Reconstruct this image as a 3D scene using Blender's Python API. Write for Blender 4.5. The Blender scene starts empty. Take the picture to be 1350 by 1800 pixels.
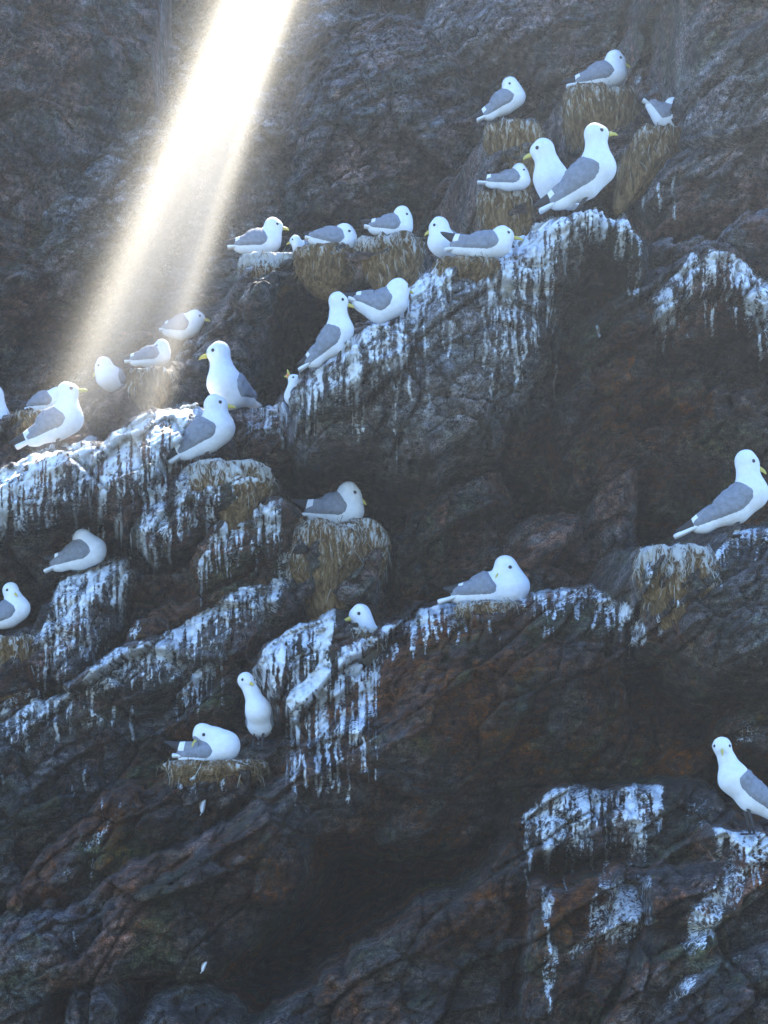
import bpy, math, random
import numpy as np
from mathutils import Vector

random.seed(7)
S = bpy.context.scene
COL = S.collection
R_ = math.radians

# ------------------------------------------------------------------ camera
FPX, CX, CY = 5600.0, 675.0, 900.0          # focal length in photo pixels, picture centre
PITCH = R_(6.0)
cam_d = bpy.data.cameras.new('camera')
cam_d.sensor_fit = 'VERTICAL'
cam_d.sensor_height = 36.0
cam_d.sensor_width = 36.0
cam_d.lens = 36.0 * FPX / 1800.0
cam_d.clip_end = 500.0
cam = bpy.data.objects.new('camera', cam_d)
cam.rotation_euler = (R_(90) + PITCH, 0, 0)
COL.objects.link(cam)
S.camera = cam

# ------------------------------------------------------------------ light
SUN_D = Vector((-0.46, -1.60, -1.90)).normalized()      # the way the light travels: over the cliff top towards us
SUN_EL = math.asin(-SUN_D.z)
SUN_ROT = math.atan2(-SUN_D.x, -SUN_D.y)
W = bpy.data.worlds.new('World')
S.world = W
W.use_nodes = True
nt = W.node_tree
nt.nodes.clear()
sky = nt.nodes.new('ShaderNodeTexSky')
sky.sky_type = 'NISHITA'
sky.sun_disc = False
sky.sun_elevation = SUN_EL
sky.sun_rotation = SUN_ROT
sky.air_density = 1.0
sky.dust_density = 0.2
sky.ozone_density = 10.0
sky.altitude = 1500
bg = nt.nodes.new('ShaderNodeBackground')
bg.inputs['Strength'].default_value = 0.12
wo = nt.nodes.new('ShaderNodeOutputWorld')
nt.links.new(sky.outputs[0], bg.inputs[0])
nt.links.new(bg.outputs[0], wo.inputs[0])

sun_d = bpy.data.lights.new('sun', 'SUN')
sun_d.energy = 4.8
sun_d.angle = R_(0.5)
sun_d.color = (1.0, 0.93, 0.82)
sun = bpy.data.objects.new('sun', sun_d)
sun.rotation_euler = SUN_D.to_track_quat('-Z', 'Y').to_euler()
sun.location = (4, 16, 20)
COL.objects.link(sun)

S.view_settings.view_transform = 'Standard'
S.view_settings.look = 'None'
S.view_settings.gamma = 1.0
S.view_settings.use_curve_mapping = False
S.view_settings.exposure = 2.65
S.cycles.volume_step_rate = 0.5
S.cycles.volume_bounces = 0
S.cycles.max_bounces = 6

HAZE_DENSITY = 0.0026
STREAK_DENSITY = 0.85

# ------------------------------------------------------------------ geometry of the view (used to read sizes off the photo)
cp, sp = math.cos(PITCH), math.sin(PITCH)


def at(px, py, Y):
    v = (CY - py) / FPX
    t = Y / (cp - sp * v)
    return np.array([t * (px - CX) / FPX, Y, t * (sp + cp * v)])


def pix(x, y, z):
    f = y * cp + z * sp
    u = -y * sp + z * cp
    return CX + FPX * x / f, CY - FPX * u / f


# ------------------------------------------------------------------ numpy noise
def _hash(ix, iy, seed):
    h = (ix.astype(np.int64) * 374761393 + iy.astype(np.int64) * 668265263 + seed * 1274126177) & 0x7fffffff
    h = ((h ^ (h >> 13)) * 1103515245) & 0x7fffffff
    h = ((h ^ (h >> 16)) * 12345677) & 0x7fffffff
    return (h ^ (h >> 15)) & 0x7fffffff


def h01(ix, iy, seed):
    return _hash(ix, iy, seed) / float(0x7fffffff)


def perlin(x, y, seed=0):
    x0 = np.floor(x); y0 = np.floor(y)
    fx = x - x0; fy = y - y0
    ix = x0.astype(np.int64); iy = y0.astype(np.int64)
    u = fx * fx * fx * (fx * (fx * 6 - 15) + 10)
    v = fy * fy * fy * (fy * (fy * 6 - 15) + 10)

    def g(a, b, dx, dy):
        t = h01(a, b, seed) * (2 * math.pi)
        return np.cos(t) * dx + np.sin(t) * dy
    n00 = g(ix, iy, fx, fy); n10 = g(ix + 1, iy, fx - 1, fy)
    n01 = g(ix, iy + 1, fx, fy - 1); n11 = g(ix + 1, iy + 1, fx - 1, fy - 1)
    return (n00 * (1 - u) + n10 * u) * (1 - v) + (n01 * (1 - u) + n11 * u) * v * 1.0


def fbm(x, y, seed=0, octs=4, gain=0.5):
    r = 0; a = 1.0
    for o in range(octs):
        r = r + a * perlin(x * 2 ** o, y * 2 ** o, seed + o * 17)
        a *= gain
    return r


def facets(x, y, seed=0, grad=1.0):
    """Broken-rock relief: every cell is a tilted plane of its own."""
    ix = np.floor(x).astype(np.int64); iy = np.floor(y).astype(np.int64)
    best = np.full(x.shape, 9.0); val = np.zeros(x.shape)
    second = np.full(x.shape, 9.0)
    for dx in (-1, 0, 1):
        for dy in (-1, 0, 1):
            cx = ix + dx; cy = iy + dy
            sx = cx + 0.5 + 0.8 * (h01(cx, cy, seed) - 0.5)
            sy = cy + 0.5 + 0.8 * (h01(cx, cy, seed + 1) - 0.5)
            ax = x - sx; ay = y - sy
            d = ax * ax + ay * ay
            o = h01(cx, cy, seed + 2) - 0.5
            gx = h01(cx, cy, seed + 3) - 0.5
            gy = h01(cx, cy, seed + 4) - 0.5
            m = d < best
            second = np.where(m, best, np.minimum(second, d))
            val = np.where(m, o + grad * (gx * ax + gy * ay), val)
            best = np.where(m, d, best)
    edge = np.sqrt(second) - np.sqrt(best)
    return val, edge


def sstep(a, b, x):
    t = np.clip((x - a) / (b - a), 0, 1)
    return t * t * (3 - 2 * t)


# ------------------------------------------------------------------ object helpers
def tag(o, label=None, cat=None, group=None, kind=None):
    if label: o['label'] = label
    if cat: o['category'] = cat
    if group: o['group'] = group
    if kind: o['kind'] = kind
    return o


def mesh_np(name, v, f, mats, parent=None, smooth=True, midx=None, attrs=None):
    """v (n,3); f (m,k) with k 3 or 4."""
    me = bpy.data.meshes.new(name)
    v = np.asarray(v, dtype=np.float32); f = np.asarray(f, dtype=np.int32)
    n, k = f.shape
    me.vertices.add(len(v)); me.vertices.foreach_set('co', v.ravel())
    me.loops.add(n * k); me.loops.foreach_set('vertex_index', f.ravel())
    me.polygons.add(n)
    me.polygons.foreach_set('loop_start', np.arange(0, n * k, k, dtype=np.int32))
    me.polygons.foreach_set('loop_total', np.full(n, k, dtype=np.int32))
    for m in (mats if isinstance(mats, (list, tuple)) else [mats]):
        me.materials.append(m)
    if midx is not None:
        me.polygons.foreach_set('material_index', np.asarray(midx, dtype=np.int32))
    me.update(calc_edges=True)
    me.polygons.foreach_set('use_smooth', np.full(n, smooth, dtype=bool))
    for a, arr in (attrs or {}).items():
        at_ = me.attributes.new(a, 'FLOAT', 'POINT')
        at_.data.foreach_set('value', np.asarray(arr, dtype=np.float32))
    me.validate()
    o = bpy.data.objects.new(name, me)
    COL.objects.link(o)
    if parent is not None:
        o.parent = parent
    return o


def empty(name, loc):
    o = bpy.data.objects.new(name, None)
    o.location = loc
    o.empty_display_size = 0.05
    COL.objects.link(o)
    return o


# ------------------------------------------------------------------ materials
class N:
    def __init__(self, name):
        self.m = bpy.data.materials.new(name)
        self.m.use_nodes = True
        self.t = self.m.node_tree
        self.t.nodes.clear()
        self.out = self.t.nodes.new('ShaderNodeOutputMaterial')

    def n(self, typ, **kw):
        o = self.t.nodes.new(typ)
        for k, v in kw.items():
            if k == 'inp':
                for a, b in v.items():
                    if isinstance(b, bpy.types.NodeSocket):
                        self.t.links.new(b, o.inputs[a])
                    else:
                        o.inputs[a].default_value = b
            else:
                setattr(o, k, v)
        return o

    def math(self, op, a, b=0.0, c=None, clamp=False):
        d = {0: a, 1: b}
        if c is not None: d[2] = c
        return self.n('ShaderNodeMath', operation=op, use_clamp=clamp, inp=d).outputs[0]

    def mix(self, fac, a, b):
        o = self.n('ShaderNodeMix', data_type='RGBA')
        for i, x in ((0, fac), (6, a), (7, b)):
            if isinstance(x, bpy.types.NodeSocket):
                self.t.links.new(x, o.inputs[i])
            else:
                o.inputs[i].default_value = x if i == 0 else (*x, 1.0)[:4]
        return o.outputs[2]

    def ramp(self, fac, stops):
        r = self.n('ShaderNodeValToRGB', inp={0: fac})
        e = r.color_ramp.elements
        while len(e) < len(stops): e.new(0.5)
        for i, (p, c) in enumerate(stops):
            e[i].position = p
            e[i].color = (*c, 1.0) if len(c) == 3 else c
        return r.outputs[0]

    def coords(self, scale=(1, 1, 1), rot=(0, 0, 0)):
        tc = self.n('ShaderNodeTexCoord')
        mp = self.n('ShaderNodeMapping', inp={0: tc.outputs['Object']})
        mp.inputs['Rotation'].default_value = rot
        mp.inputs['Scale'].default_value = scale
        return mp.outputs[0]

    def noise(self, vec, scale, detail=4, rough=0.55, dist=0.0):
        return self.n('ShaderNodeTexNoise', inp={'Vector': vec, 'Scale': scale, 'Detail': detail, 'Roughness': rough, 'Distortion': dist}).outputs[0]

    def principled(self, col, rough=0.8, spec=0.3, normal=None):
        p = self.n('ShaderNodeBsdfPrincipled')
        for k, x in (('Base Color', col), ('Roughness', rough), ('Specular IOR Level', spec)):
            if isinstance(x, bpy.types.NodeSocket):
                self.t.links.new(x, p.inputs[k])
            else:
                p.inputs[k].default_value = (*x, 1.0) if k == 'Base Color' else x
        if normal is not None:
            self.t.links.new(normal, p.inputs['Normal'])
        self.t.links.new(p.outputs[0], self.out.inputs[0])
        return p


def rock_material():
    def con(x, k, lo=0.25, hi=2.2):
        return b.math('MINIMUM', b.math('MAXIMUM', b.math('MULTIPLY_ADD', x, k, 1.0 - 0.5 * k), lo), hi)
    b = N('cliff_rock')
    co = b.coords()
    strata = b.coords(scale=(1.0, 1.0, 5.5), rot=(0, R_(38), 0))
    big = b.noise(co, 1.3, 5, 0.6, 0.4)
    mid = b.noise(co, 5.0, 6, 0.62, 0.3)
    lay = b.noise(strata, 2.6, 6, 0.6, 0.5)
    fine = b.noise(co, 42, 6, 0.7)
    grit = b.noise(co, 190, 2, 0.6)
    base = b.ramp(big, [(0.34, (0.034, 0.022, 0.016)), (0.46, (0.056, 0.043, 0.035)), (0.55, (0.062, 0.060, 0.058)), (0.68, (0.105, 0.103, 0.100))])
    layc = b.ramp(lay, [(0.36, (0.022, 0.016, 0.013)), (0.5, (0.060, 0.050, 0.042)), (0.64, (0.120, 0.106, 0.092))])
    c = b.mix(0.5, base, layc)
    ru = b.n('ShaderNodeAttribute', attribute_name='rust_flare_tint').outputs['Fac']
    rn = b.math('MULTIPLY_ADD', ru, 0.13, b.noise(co, 3.2, 7, 0.7, 0.8))
    rust_flare_tint = b.math('MULTIPLY', b.ramp(rn, [(0.50, (0, 0, 0)), (0.66, (1, 1, 1))]), 0.72)
    c = b.mix(rust_flare_tint, c, (0.120, 0.044, 0.019))
    alg = b.math('MULTIPLY', b.ramp(b.noise(co, 3.9, 6, 0.65, 0.3), [(0.52, (0, 0, 0)), (0.64, (1, 1, 1))]), 0.65)
    c = b.mix(alg, c, (0.042, 0.056, 0.026))
    mul = b.math('MULTIPLY', con(fine, 5.5, 0.15, 2.6), con(grit, 4.5, 0.2, 2.4))
    mul = b.math('MULTIPLY', mul, con(mid, 4.0))
    mul = b.math('MULTIPLY', mul, con(b.noise(strata, 9, 6, 0.65, 0.4), 3.6))
    vm = b.n('ShaderNodeVectorMath', operation='SCALE')
    b.t.links.new(c, vm.inputs[0]); b.t.links.new(mul, vm.inputs['Scale'])
    c = vm.outputs[0]
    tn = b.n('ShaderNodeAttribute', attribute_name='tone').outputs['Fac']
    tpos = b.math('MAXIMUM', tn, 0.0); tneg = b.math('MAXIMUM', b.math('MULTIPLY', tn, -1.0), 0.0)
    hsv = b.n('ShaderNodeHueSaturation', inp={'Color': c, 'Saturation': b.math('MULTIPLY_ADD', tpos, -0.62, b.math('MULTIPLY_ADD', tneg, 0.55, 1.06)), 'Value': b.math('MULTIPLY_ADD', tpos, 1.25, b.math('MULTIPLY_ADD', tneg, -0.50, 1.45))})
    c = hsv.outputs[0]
    # pale lichen flecks
    fl = b.ramp(b.noise(co, 75, 3, 0.7), [(0.66, (0, 0, 0)), (0.72, (1, 1, 1))])
    c = b.mix(b.math('MULTIPLY', fl, 0.35), c, (0.17, 0.17, 0.16))
    # guano: vertex mask roughened by streaky noise
    ga = b.n('ShaderNodeAttribute', attribute_name='guano').outputs['Fac']
    st = b.noise(b.coords(scale=(1, 1, 0.11)), 100, 4, 0.7, 0.3)
    sp_ = b.noise(co, 70, 4, 0.75)
    ns = b.math('ADD', b.math('MULTIPLY', b.math('SUBTRACT', st, 0.5), 2.4), b.math('MULTIPLY', b.math('SUBTRACT', sp_, 0.5), 2.0))
    on = b.n('ShaderNodeMapRange', inp={0: ga, 1: 0.02, 2: 0.3, 3: 0.0, 4: 1.0}).outputs[0]
    g = b.math('MULTIPLY', b.math('ADD', ga, ns), on)
    gm = b.ramp(g, [(0.40, (0, 0, 0)), (0.74, (1, 1, 1))])
    thin = b.math('MULTIPLY', b.ramp(b.math('MULTIPLY_ADD', ns, 0.5, ga), [(0.15, (0, 0, 0)), (0.75, (1, 1, 1))]), on)
    c = b.mix(b.math('MULTIPLY', thin, 0.52), c, (0.25, 0.26, 0.26))
    gcol = b.ramp(b.noise(co, 30, 5, 0.75), [(0.3, (0.50, 0.52, 0.50)), (0.5, (0.76, 0.78, 0.77)), (0.68, (0.88, 0.89, 0.89))])
    c = b.mix(b.math('MULTIPLY', gm, 0.95), c, gcol)
    h = b.math('ADD', b.math('MULTIPLY', b.noise(co, 16, 9, 0.72, 0.3), 1.3), b.math('MULTIPLY', lay, 0.9))
    h = b.math('ADD', h, b.math('MULTIPLY', gm, 0.12))
    bump = b.n('ShaderNodeBump', inp={'Height': h, 'Strength': b.math('MULTIPLY_ADD', gm, -0.55, 1.0), 'Distance': 0.055}).outputs[0]
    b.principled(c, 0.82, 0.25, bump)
    return b.m


def plain_material(name, col, rough=0.7, spec=0.3, var=0.12, scale=60, bump=0.0):
    b = N(name)
    co = b.coords()
    n_ = b.noise(co, scale, 4, 0.6)
    lo = tuple(x * (1 - var) for x in col); hi = tuple(min(1, x * (1 + var)) for x in col)
    c = b.ramp(n_, [(0.3, lo), (0.7, hi)])
    nm = None
    if bump:
        nm = b.n('ShaderNodeBump', inp={'Height': n_, 'Strength': bump, 'Distance': 0.004}).outputs[0]
    b.principled(c, rough, spec, nm)
    return b.m


def nest_material():
    b = N('dried_seaweed_and_grass')
    co = b.coords()
    st = b.noise(b.coords(scale=(1, 1, 0.22)), 70, 5, 0.7, 0.4)
    c = b.ramp(st, [(0.30, (0.030, 0.018, 0.009)), (0.45, (0.130, 0.072, 0.028)), (0.56, (0.26, 0.16, 0.07)), (0.72, (0.42, 0.31, 0.17))])
    gr = b.ramp(b.noise(co, 9, 4, 0.6), [(0.45, (0, 0, 0)), (0.7, (1, 1, 1))])
    c = b.mix(b.math('MULTIPLY', gr, 0.45), c, (0.085, 0.082, 0.04))
    ga = b.n('ShaderNodeAttribute', attribute_name='guano').outputs['Fac']
    g = b.math('ADD', ga, b.math('MULTIPLY', b.math('SUBTRACT', st, 0.5), 2.6))
    gm = b.ramp(g, [(0.52, (0, 0, 0)), (0.8, (1, 1, 1))])
    c = b.mix(b.math('MULTIPLY', gm, 0.85), c, (0.55, 0.56, 0.52))
    bump = b.n('ShaderNodeBump', inp={'Height': st, 'Strength': 1.0, 'Distance': 0.02}).outputs[0]
    b.principled(c, 0.9, 0.15, bump)
    return b.m


M_ROCK = rock_material()
M_NEST = nest_material()
M_STRAW = [plain_material('dry_straw', (0.22, 0.14, 0.06), 0.85, 0.2, 0.5, 30),
           plain_material('brown_weed', (0.10, 0.07, 0.035), 0.85, 0.2, 0.5, 30),
           plain_material('limed_straw', (0.46, 0.45, 0.39), 0.85, 0.2, 0.3, 30)]
M_WHITE = plain_material('white_plumage', (0.69, 0.69, 0.68), 0.9, 0.1, 0.07, 60, 0.5)
M_GREY = plain_material('grey_plumage', (0.195, 0.205, 0.222), 0.85, 0.1, 0.20, 70, 0.6)
M_BLACK = plain_material('black_wingtip', (0.018, 0.018, 0.02), 0.6, 0.3)
M_BILL = plain_material('yellow_bill', (0.50, 0.41, 0.08), 0.45, 0.4)
M_GAPE = plain_material('red_gape', (0.62, 0.13, 0.05), 0.5, 0.4)
M_EYE = plain_material('dark_eye', (0.010, 0.010, 0.012), 0.25, 0.5)
M_LEG = plain_material('dark_leg', (0.030, 0.028, 0.028), 0.6, 0.3)

# ------------------------------------------------------------------ the cliff
# each outcrop: outline read off the photo, its distance, bulge, edge rounding, lean
F = []


def rock(poly, Y, B=0.14, r=0.07, gz=0.45, gx=0.0, steep=9.0):
    F.append((poly, Y, B, r, gz, gx, steep))


# upper wall
rock([(-90, -90), (120, -90), (140, 60), (95, 190), (60, 330), (35, 470), (70, 520), (0, 610), (-90, 640)], 13.55, .25, .25, .6, steep=2)
rock([(60, 470), (95, 400), (190, 300), (330, 190), (420, 190), (330, 330), (250, 440), (170, 560), (100, 560)], 13.75, .16, .2, .7, steep=2)
rock([(545, 420), (560, 210), (600, 100), (690, 60), (780, 120), (820, 250), (800, 370), (700, 400)], 14.1, .2, .22, .7, steep=2)
rock([(830, 60), (960, -90), (1190, -90), (1180, 90), (1000, 150), (900, 140)], 14.3, .15, .2, .7, steep=2)
rock([(1212, -120), (1193, 120), (1201, 215), (1195, 262), (1125, 370), (1150, 432), (1450, 430), (1450, -120)], 12.4, .34, .10, .35, .10)
rock([(1250, 442), (1300, 400), (1450, 340), (1450, 520), (1330, 500)], 11.0, .1, .08)
rock([(1140, 432), (1180, 412), (1232, 416), (1245, 445), (1180, 470), (1145, 470)], 11.0, .08, .05)
rock([(990, 200), (1010, 160), (1110, 150), (1130, 200), (1120, 320), (1010, 330)], 12.75, .12, .1)
rock([(850, 270), (870, 222), (950, 218), (965, 330), (940, 420), (850, 420)], 12.3, .12, .1)
rock([(1120, 165), (1200, 112), (1225, 150), (1150, 178), (1125, 190)], 13.3, .1, .06)
# cave rim with the row of nests, and the walls round it
rock([(410, 515), (430, 480), (480, 452), (560, 440), (640, 438), (700, 420), (745, 435), (735, 480), (690, 510), (600, 525), (580, 492), (500, 500), (480, 540), (440, 560), (415, 545)], 11.75, .14, .06, .3)
rock([(300, 660), (330, 600), (370, 560), (410, 510), (470, 505), (475, 580), (450, 650), (400, 720), (300, 745)], 12.0, .16, .08)
rock([(160, 705), (215, 685), (262, 655), (305, 640), (318, 700), (295, 735), (200, 765), (150, 745)], 11.6, .1, .06)
rock([(-90, 765), (0, 742), (60, 722), (150, 735), (170, 790), (60, 840), (-90, 870)], 11.35, .12, .07)
# main ledge
rock([(512, 698), (600, 612), (660, 573), (720, 503), (770, 470), (860, 455), (940, 402), (1000, 380), (1050, 372), (1100, 395), (1130, 440), (1110, 470), (1010, 490), (990, 540), (960, 640), (905, 715), (860, 775), (800, 790), (755, 830), (700, 815), (640, 790), (560, 805), (525, 765)], 10.6, .22, .09, .45, .05)
rock([(938, 470), (950, 396), (1000, 371), (1050, 362), (1100, 385), (1130, 430), (1128, 468), (1085, 455), (1040, 428), (1008, 445), (985, 520), (945, 520)], 10.42, .12, .05, .3)
rock([(1140, 530), (1180, 480), (1215, 450), (1240, 440), (1280, 445), (1310, 475), (1345, 500), (1450, 565), (1450, 660), (1330, 640), (1280, 595), (1200, 605), (1150, 570)], 10.5, .14, .07)
rock([(990, 540), (1060, 492), (1140, 472), (1200, 470), (1450, 545), (1450, 980), (1250, 945), (1120, 905), (1000, 885), (900, 825), (880, 745), (950, 655)], 10.85, .2, .15, .5)
rock([(1150, 800), (1220, 720), (1320, 650), (1450, 600), (1450, 760), (1300, 800), (1200, 880)], 10.7, .15, .12)
rock([(1050, 812), (1075, 796), (1103, 806), (1115, 850), (1110, 940), (1117, 1015), (1055, 1015), (1046, 900)], 10.55, .12, .05)
rock([(900, 930), (940, 906), (1040, 906), (1078, 925), (1092, 1030), (1000, 1050), (900, 1060), (880, 1000)], 10.6, .12, .06)
rock([(700, 960), (730, 900), (800, 850), (880, 830), (900, 900), (870, 990), (780, 1050), (700, 1050)], 10.75, .12, .1)
# left ledges
rock([(-90, 868), (0, 834), (60, 799), (100, 787), (170, 772), (186, 800), (165, 900), (60, 935), (-90, 990)], 10.75, .15, .07, .4)
rock([(165, 800), (200, 763), (270, 727), (345, 713), (392, 760), (402, 805), (330, 850), (280, 905), (220, 935), (185, 900), (170, 850)], 10.7, .15, .07, .4)
rock([(390, 722), (430, 715), (500, 716), (522, 700), (535, 765), (500, 815), (420, 805)], 10.95, .12, .06)
rock([(235, 932), (290, 880), (320, 832), (370, 808), (440, 820), (476, 850), (450, 892), (380, 925), (340, 965), (290, 992), (262, 955)], 10.55, .12, .06)
rock([(345, 1005), (372, 940), (425, 900), (490, 882), (525, 900), (505, 965), (420, 1005), (350, 1045)], 10.5, .12, .06)
rock([(490, 985), (500, 930), (560, 918), (660, 918), (668, 985), (650, 1060), (560, 1080), (500, 1060)], 10.6, .1, .06)
rock([(50, 1140), (88, 1050), (120, 1013), (180, 988), (222, 977), (242, 1010), (200, 1080), (140, 1190), (80, 1210), (40, 1170)], 10.55, .13, .07)
rock([(-90, 1140), (0, 1117), (50, 1102), (95, 1180), (60, 1235), (0, 1265), (-90, 1290)], 10.45, .1, .06)
rock([(-90, 940), (60, 930), (170, 900), (235, 940), (170, 985), (60, 1060), (-90, 1080)], 11.0, .12, .12)
rock([(240, 1010), (330, 1000), (350, 1045), (420, 1010), (490, 985), (500, 1030), (420, 1060), (330, 1110), (230, 1160)], 10.55, .1, .07)
rock([(125, 1215), (200, 1146), (260, 1136), (330, 1096), (420, 1043), (500, 1023), (515, 1070), (470, 1105), (400, 1155), (330, 1205), (200, 1245)], 10.4, .1, .06)
rock([(-90, 1310), (0, 1276), (60, 1238), (130, 1218), (235, 1225), (200, 1300), (100, 1365), (-90, 1440)], 10.3, .1, .07)
rock([(290, 1260), (340, 1190), (400, 1140), (445, 1110), (450, 1180), (420, 1240), (400, 1290), (310, 1300)], 10.35, .1, .07)
rock([(-90, 1350), (100, 1265), (300, 1225), (430, 1240), (440, 1300), (300, 1345), (250, 1375), (150, 1445), (0, 1600), (-90, 1650)], 10.4, .15, .15)
# centre
rock([(440, 1185), (470, 1141), (510, 1106), (560, 1086), (590, 1069), (640, 1080), (666, 1110), (672, 1155), (655, 1235), (600, 1265), (500, 1270), (470, 1225)], 10.1, .15, .07)
rock([(500, 1238), (560, 1172), (600, 1142), (640, 1122), (668, 1128), (667, 1230), (620, 1310), (540, 1300)], 9.95, .12, .06)
rock([(660, 1112), (760, 1071), (800, 1062), (880, 1063), (940, 1048), (1040, 1033), (1090, 1042), (1115, 1077), (1130, 1112), (1112, 1170), (1105, 1300), (1060, 1400), (900, 1420), (800, 1510), (620, 1490), (500, 1440), (515, 1330), (640, 1240)], 10.0, .2, .1, .55, .02)
rock([(1070, 1100), (1110, 1090), (1128, 1120), (1118, 1170), (1070, 1170)], 9.75, .08, .04)
rock([(950, 1330), (1000, 1230), (1090, 1180), (1200, 1200), (1270, 1290), (1240, 1380), (1100, 1385), (980, 1380)], 9.95, .15, .12)
rock([(1122, 1020), (1142, 975), (1250, 968), (1290, 938), (1340, 927), (1450, 932), (1450, 1240), (1250, 1200), (1180, 1140), (1130, 1115)], 9.4, .18, .07, .4)
rock([(405, 1338), (440, 1313), (480, 1306), (525, 1312), (515, 1350), (430, 1362)], 9.85, .08, .05)
rock([(440, 1400), (470, 1380), (520, 1340), (560, 1330), (610, 1380), (615, 1450), (570, 1480), (520, 1460), (460, 1500), (440, 1470)], 9.8, .1, .06)
# bottom
rock([(30, 1575), (90, 1502), (165, 1442), (185, 1407), (250, 1387), (330, 1362), (420, 1337), (490, 1302), (522, 1320), (455, 1372), (400, 1425), (340, 1490), (240, 1545), (130, 1595), (40, 1625)], 9.9, .14, .07)
rock([(-40, 1700), (30, 1620), (120, 1605), (240, 1515), (330, 1492), (400, 1452), (470, 1402), (530, 1352), (562, 1450), (520, 1560), (440, 1640), (380, 1720), (280, 1705), (100, 1740), (-40, 1780)], 9.65, .14, .08)
rock([(-90, 1830), (-20, 1700), (80, 1720), (90, 1770), (60, 1900), (-90, 1900)], 9.45, .1, .07)
rock([(100, 1830), (130, 1752), (182, 1742), (195, 1790), (190, 1930), (90, 1930)], 9.25, .08, .06)
rock([(230, 1840), (280, 1762), (320, 1747), (420, 1785), (440, 1930), (230, 1930)], 9.25, .1, .07)
rock([(440, 1815), (520, 1762), (600, 1702), (700, 1642), (740, 1590), (780, 1575), (830, 1565), (900, 1482), (935, 1500), (940, 1650), (900, 1960), (430, 1960)], 9.3, .16, .09)
rock([(560, 1800), (640, 1770), (760, 1740), (860, 1690), (930, 1690), (940, 1960), (540, 1960)], 9.1, .1, .07)
rock([(912, 1445), (985, 1386), (1060, 1391), (1170, 1381), (1255, 1395), (1285, 1455), (1230, 1500), (1130, 1522), (1080, 1502), (1010, 1492), (920, 1505)], 9.3, .14, .06, .3)
rock([(925, 1690), (945, 1565), (1000, 1572), (1090, 1532), (1190, 1532), (1260, 1512), (1275, 1480), (1450, 1500), (1450, 1960), (925, 1960)], 8.95, .18, .08)
rock([(1250, 1478), (1262, 1457), (1330, 1472), (1450, 1470), (1450, 1560), (1300, 1530)], 8.85, .1, .05)
rock([(1140, 1800), (1200, 1722), (1350, 1642), (1450, 1598), (1450, 1960), (1110, 1960)], 8.6, .12, .07)
rock([(1265, 1295), (1300, 1252), (1340, 1236), (1450, 1230), (1450, 1340), (1290, 1318)], 9.5, .1, .05)


def fine_axis(a, b, step, lo, hi):
    core = np.arange(a, b + step * 0.5, step)
    def tail(start, end, sgn):
        out = []; s = step; p = start
        while sgn * (end - p) > 0:
            s = min(s * 1.12, 0.12); p = p + sgn * s; out.append(p)
        return out
    l = tail(core[0], lo, -1)[::-1]; r = tail(core[-1], hi, 1)
    return np.array(l + list(core) + r)


STEP = 0.0052
gx_ = fine_axis(-1.85, 1.85, STEP, -7.0, 7.0)
gz_ = fine_axis(-0.70, 4.15, STEP, -2.6, 11.2)
NX, NZ = len(gx_), len(gz_)
X, Z = np.meshgrid(gx_, gz_)                 # shape (NZ, NX)

# strata run up to the right
ca, sa = math.cos(R_(38)), math.sin(R_(38))
U = X * ca + Z * sa                          # along the strata
V = -X * sa + Z * ca                         # across
WX = 0.020 * fbm(X * 6, Z * 6, 3, 5, 0.65)
WZ = 0.020 * fbm(X * 6, Z * 6, 55, 5, 0.65) + 0.012 * fbm(X * 22, Z * 12, 57, 3, 0.6)
Xw, Zw = X + WX, Z + WZ


def poly_sdf(p, x, z):
    """Signed distance, inside positive."""
    d = np.full(x.shape, 1e9); ins = np.zeros(x.shape, dtype=bool)
    n = len(p)
    for i in range(n):
        ax, az = p[i]; bx, bz = p[(i + 1) % n]
        ex, ez = bx - ax, bz - az
        wx, wz = x - ax, z - az
        t = np.clip((wx * ex + wz * ez) / (ex * ex + ez * ez + 1e-12), 0, 1)
        d = np.minimum(d, (wx - ex * t) ** 2 + (wz - ez * t) ** 2)
        c = (az > z) != (bz > z)
        if abs(ez) > 1e-12:
            ins ^= c & (x < ex * (z - az) / ez + ax)
    d = np.sqrt(d)
    return np.where(ins, d, -d)


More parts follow.
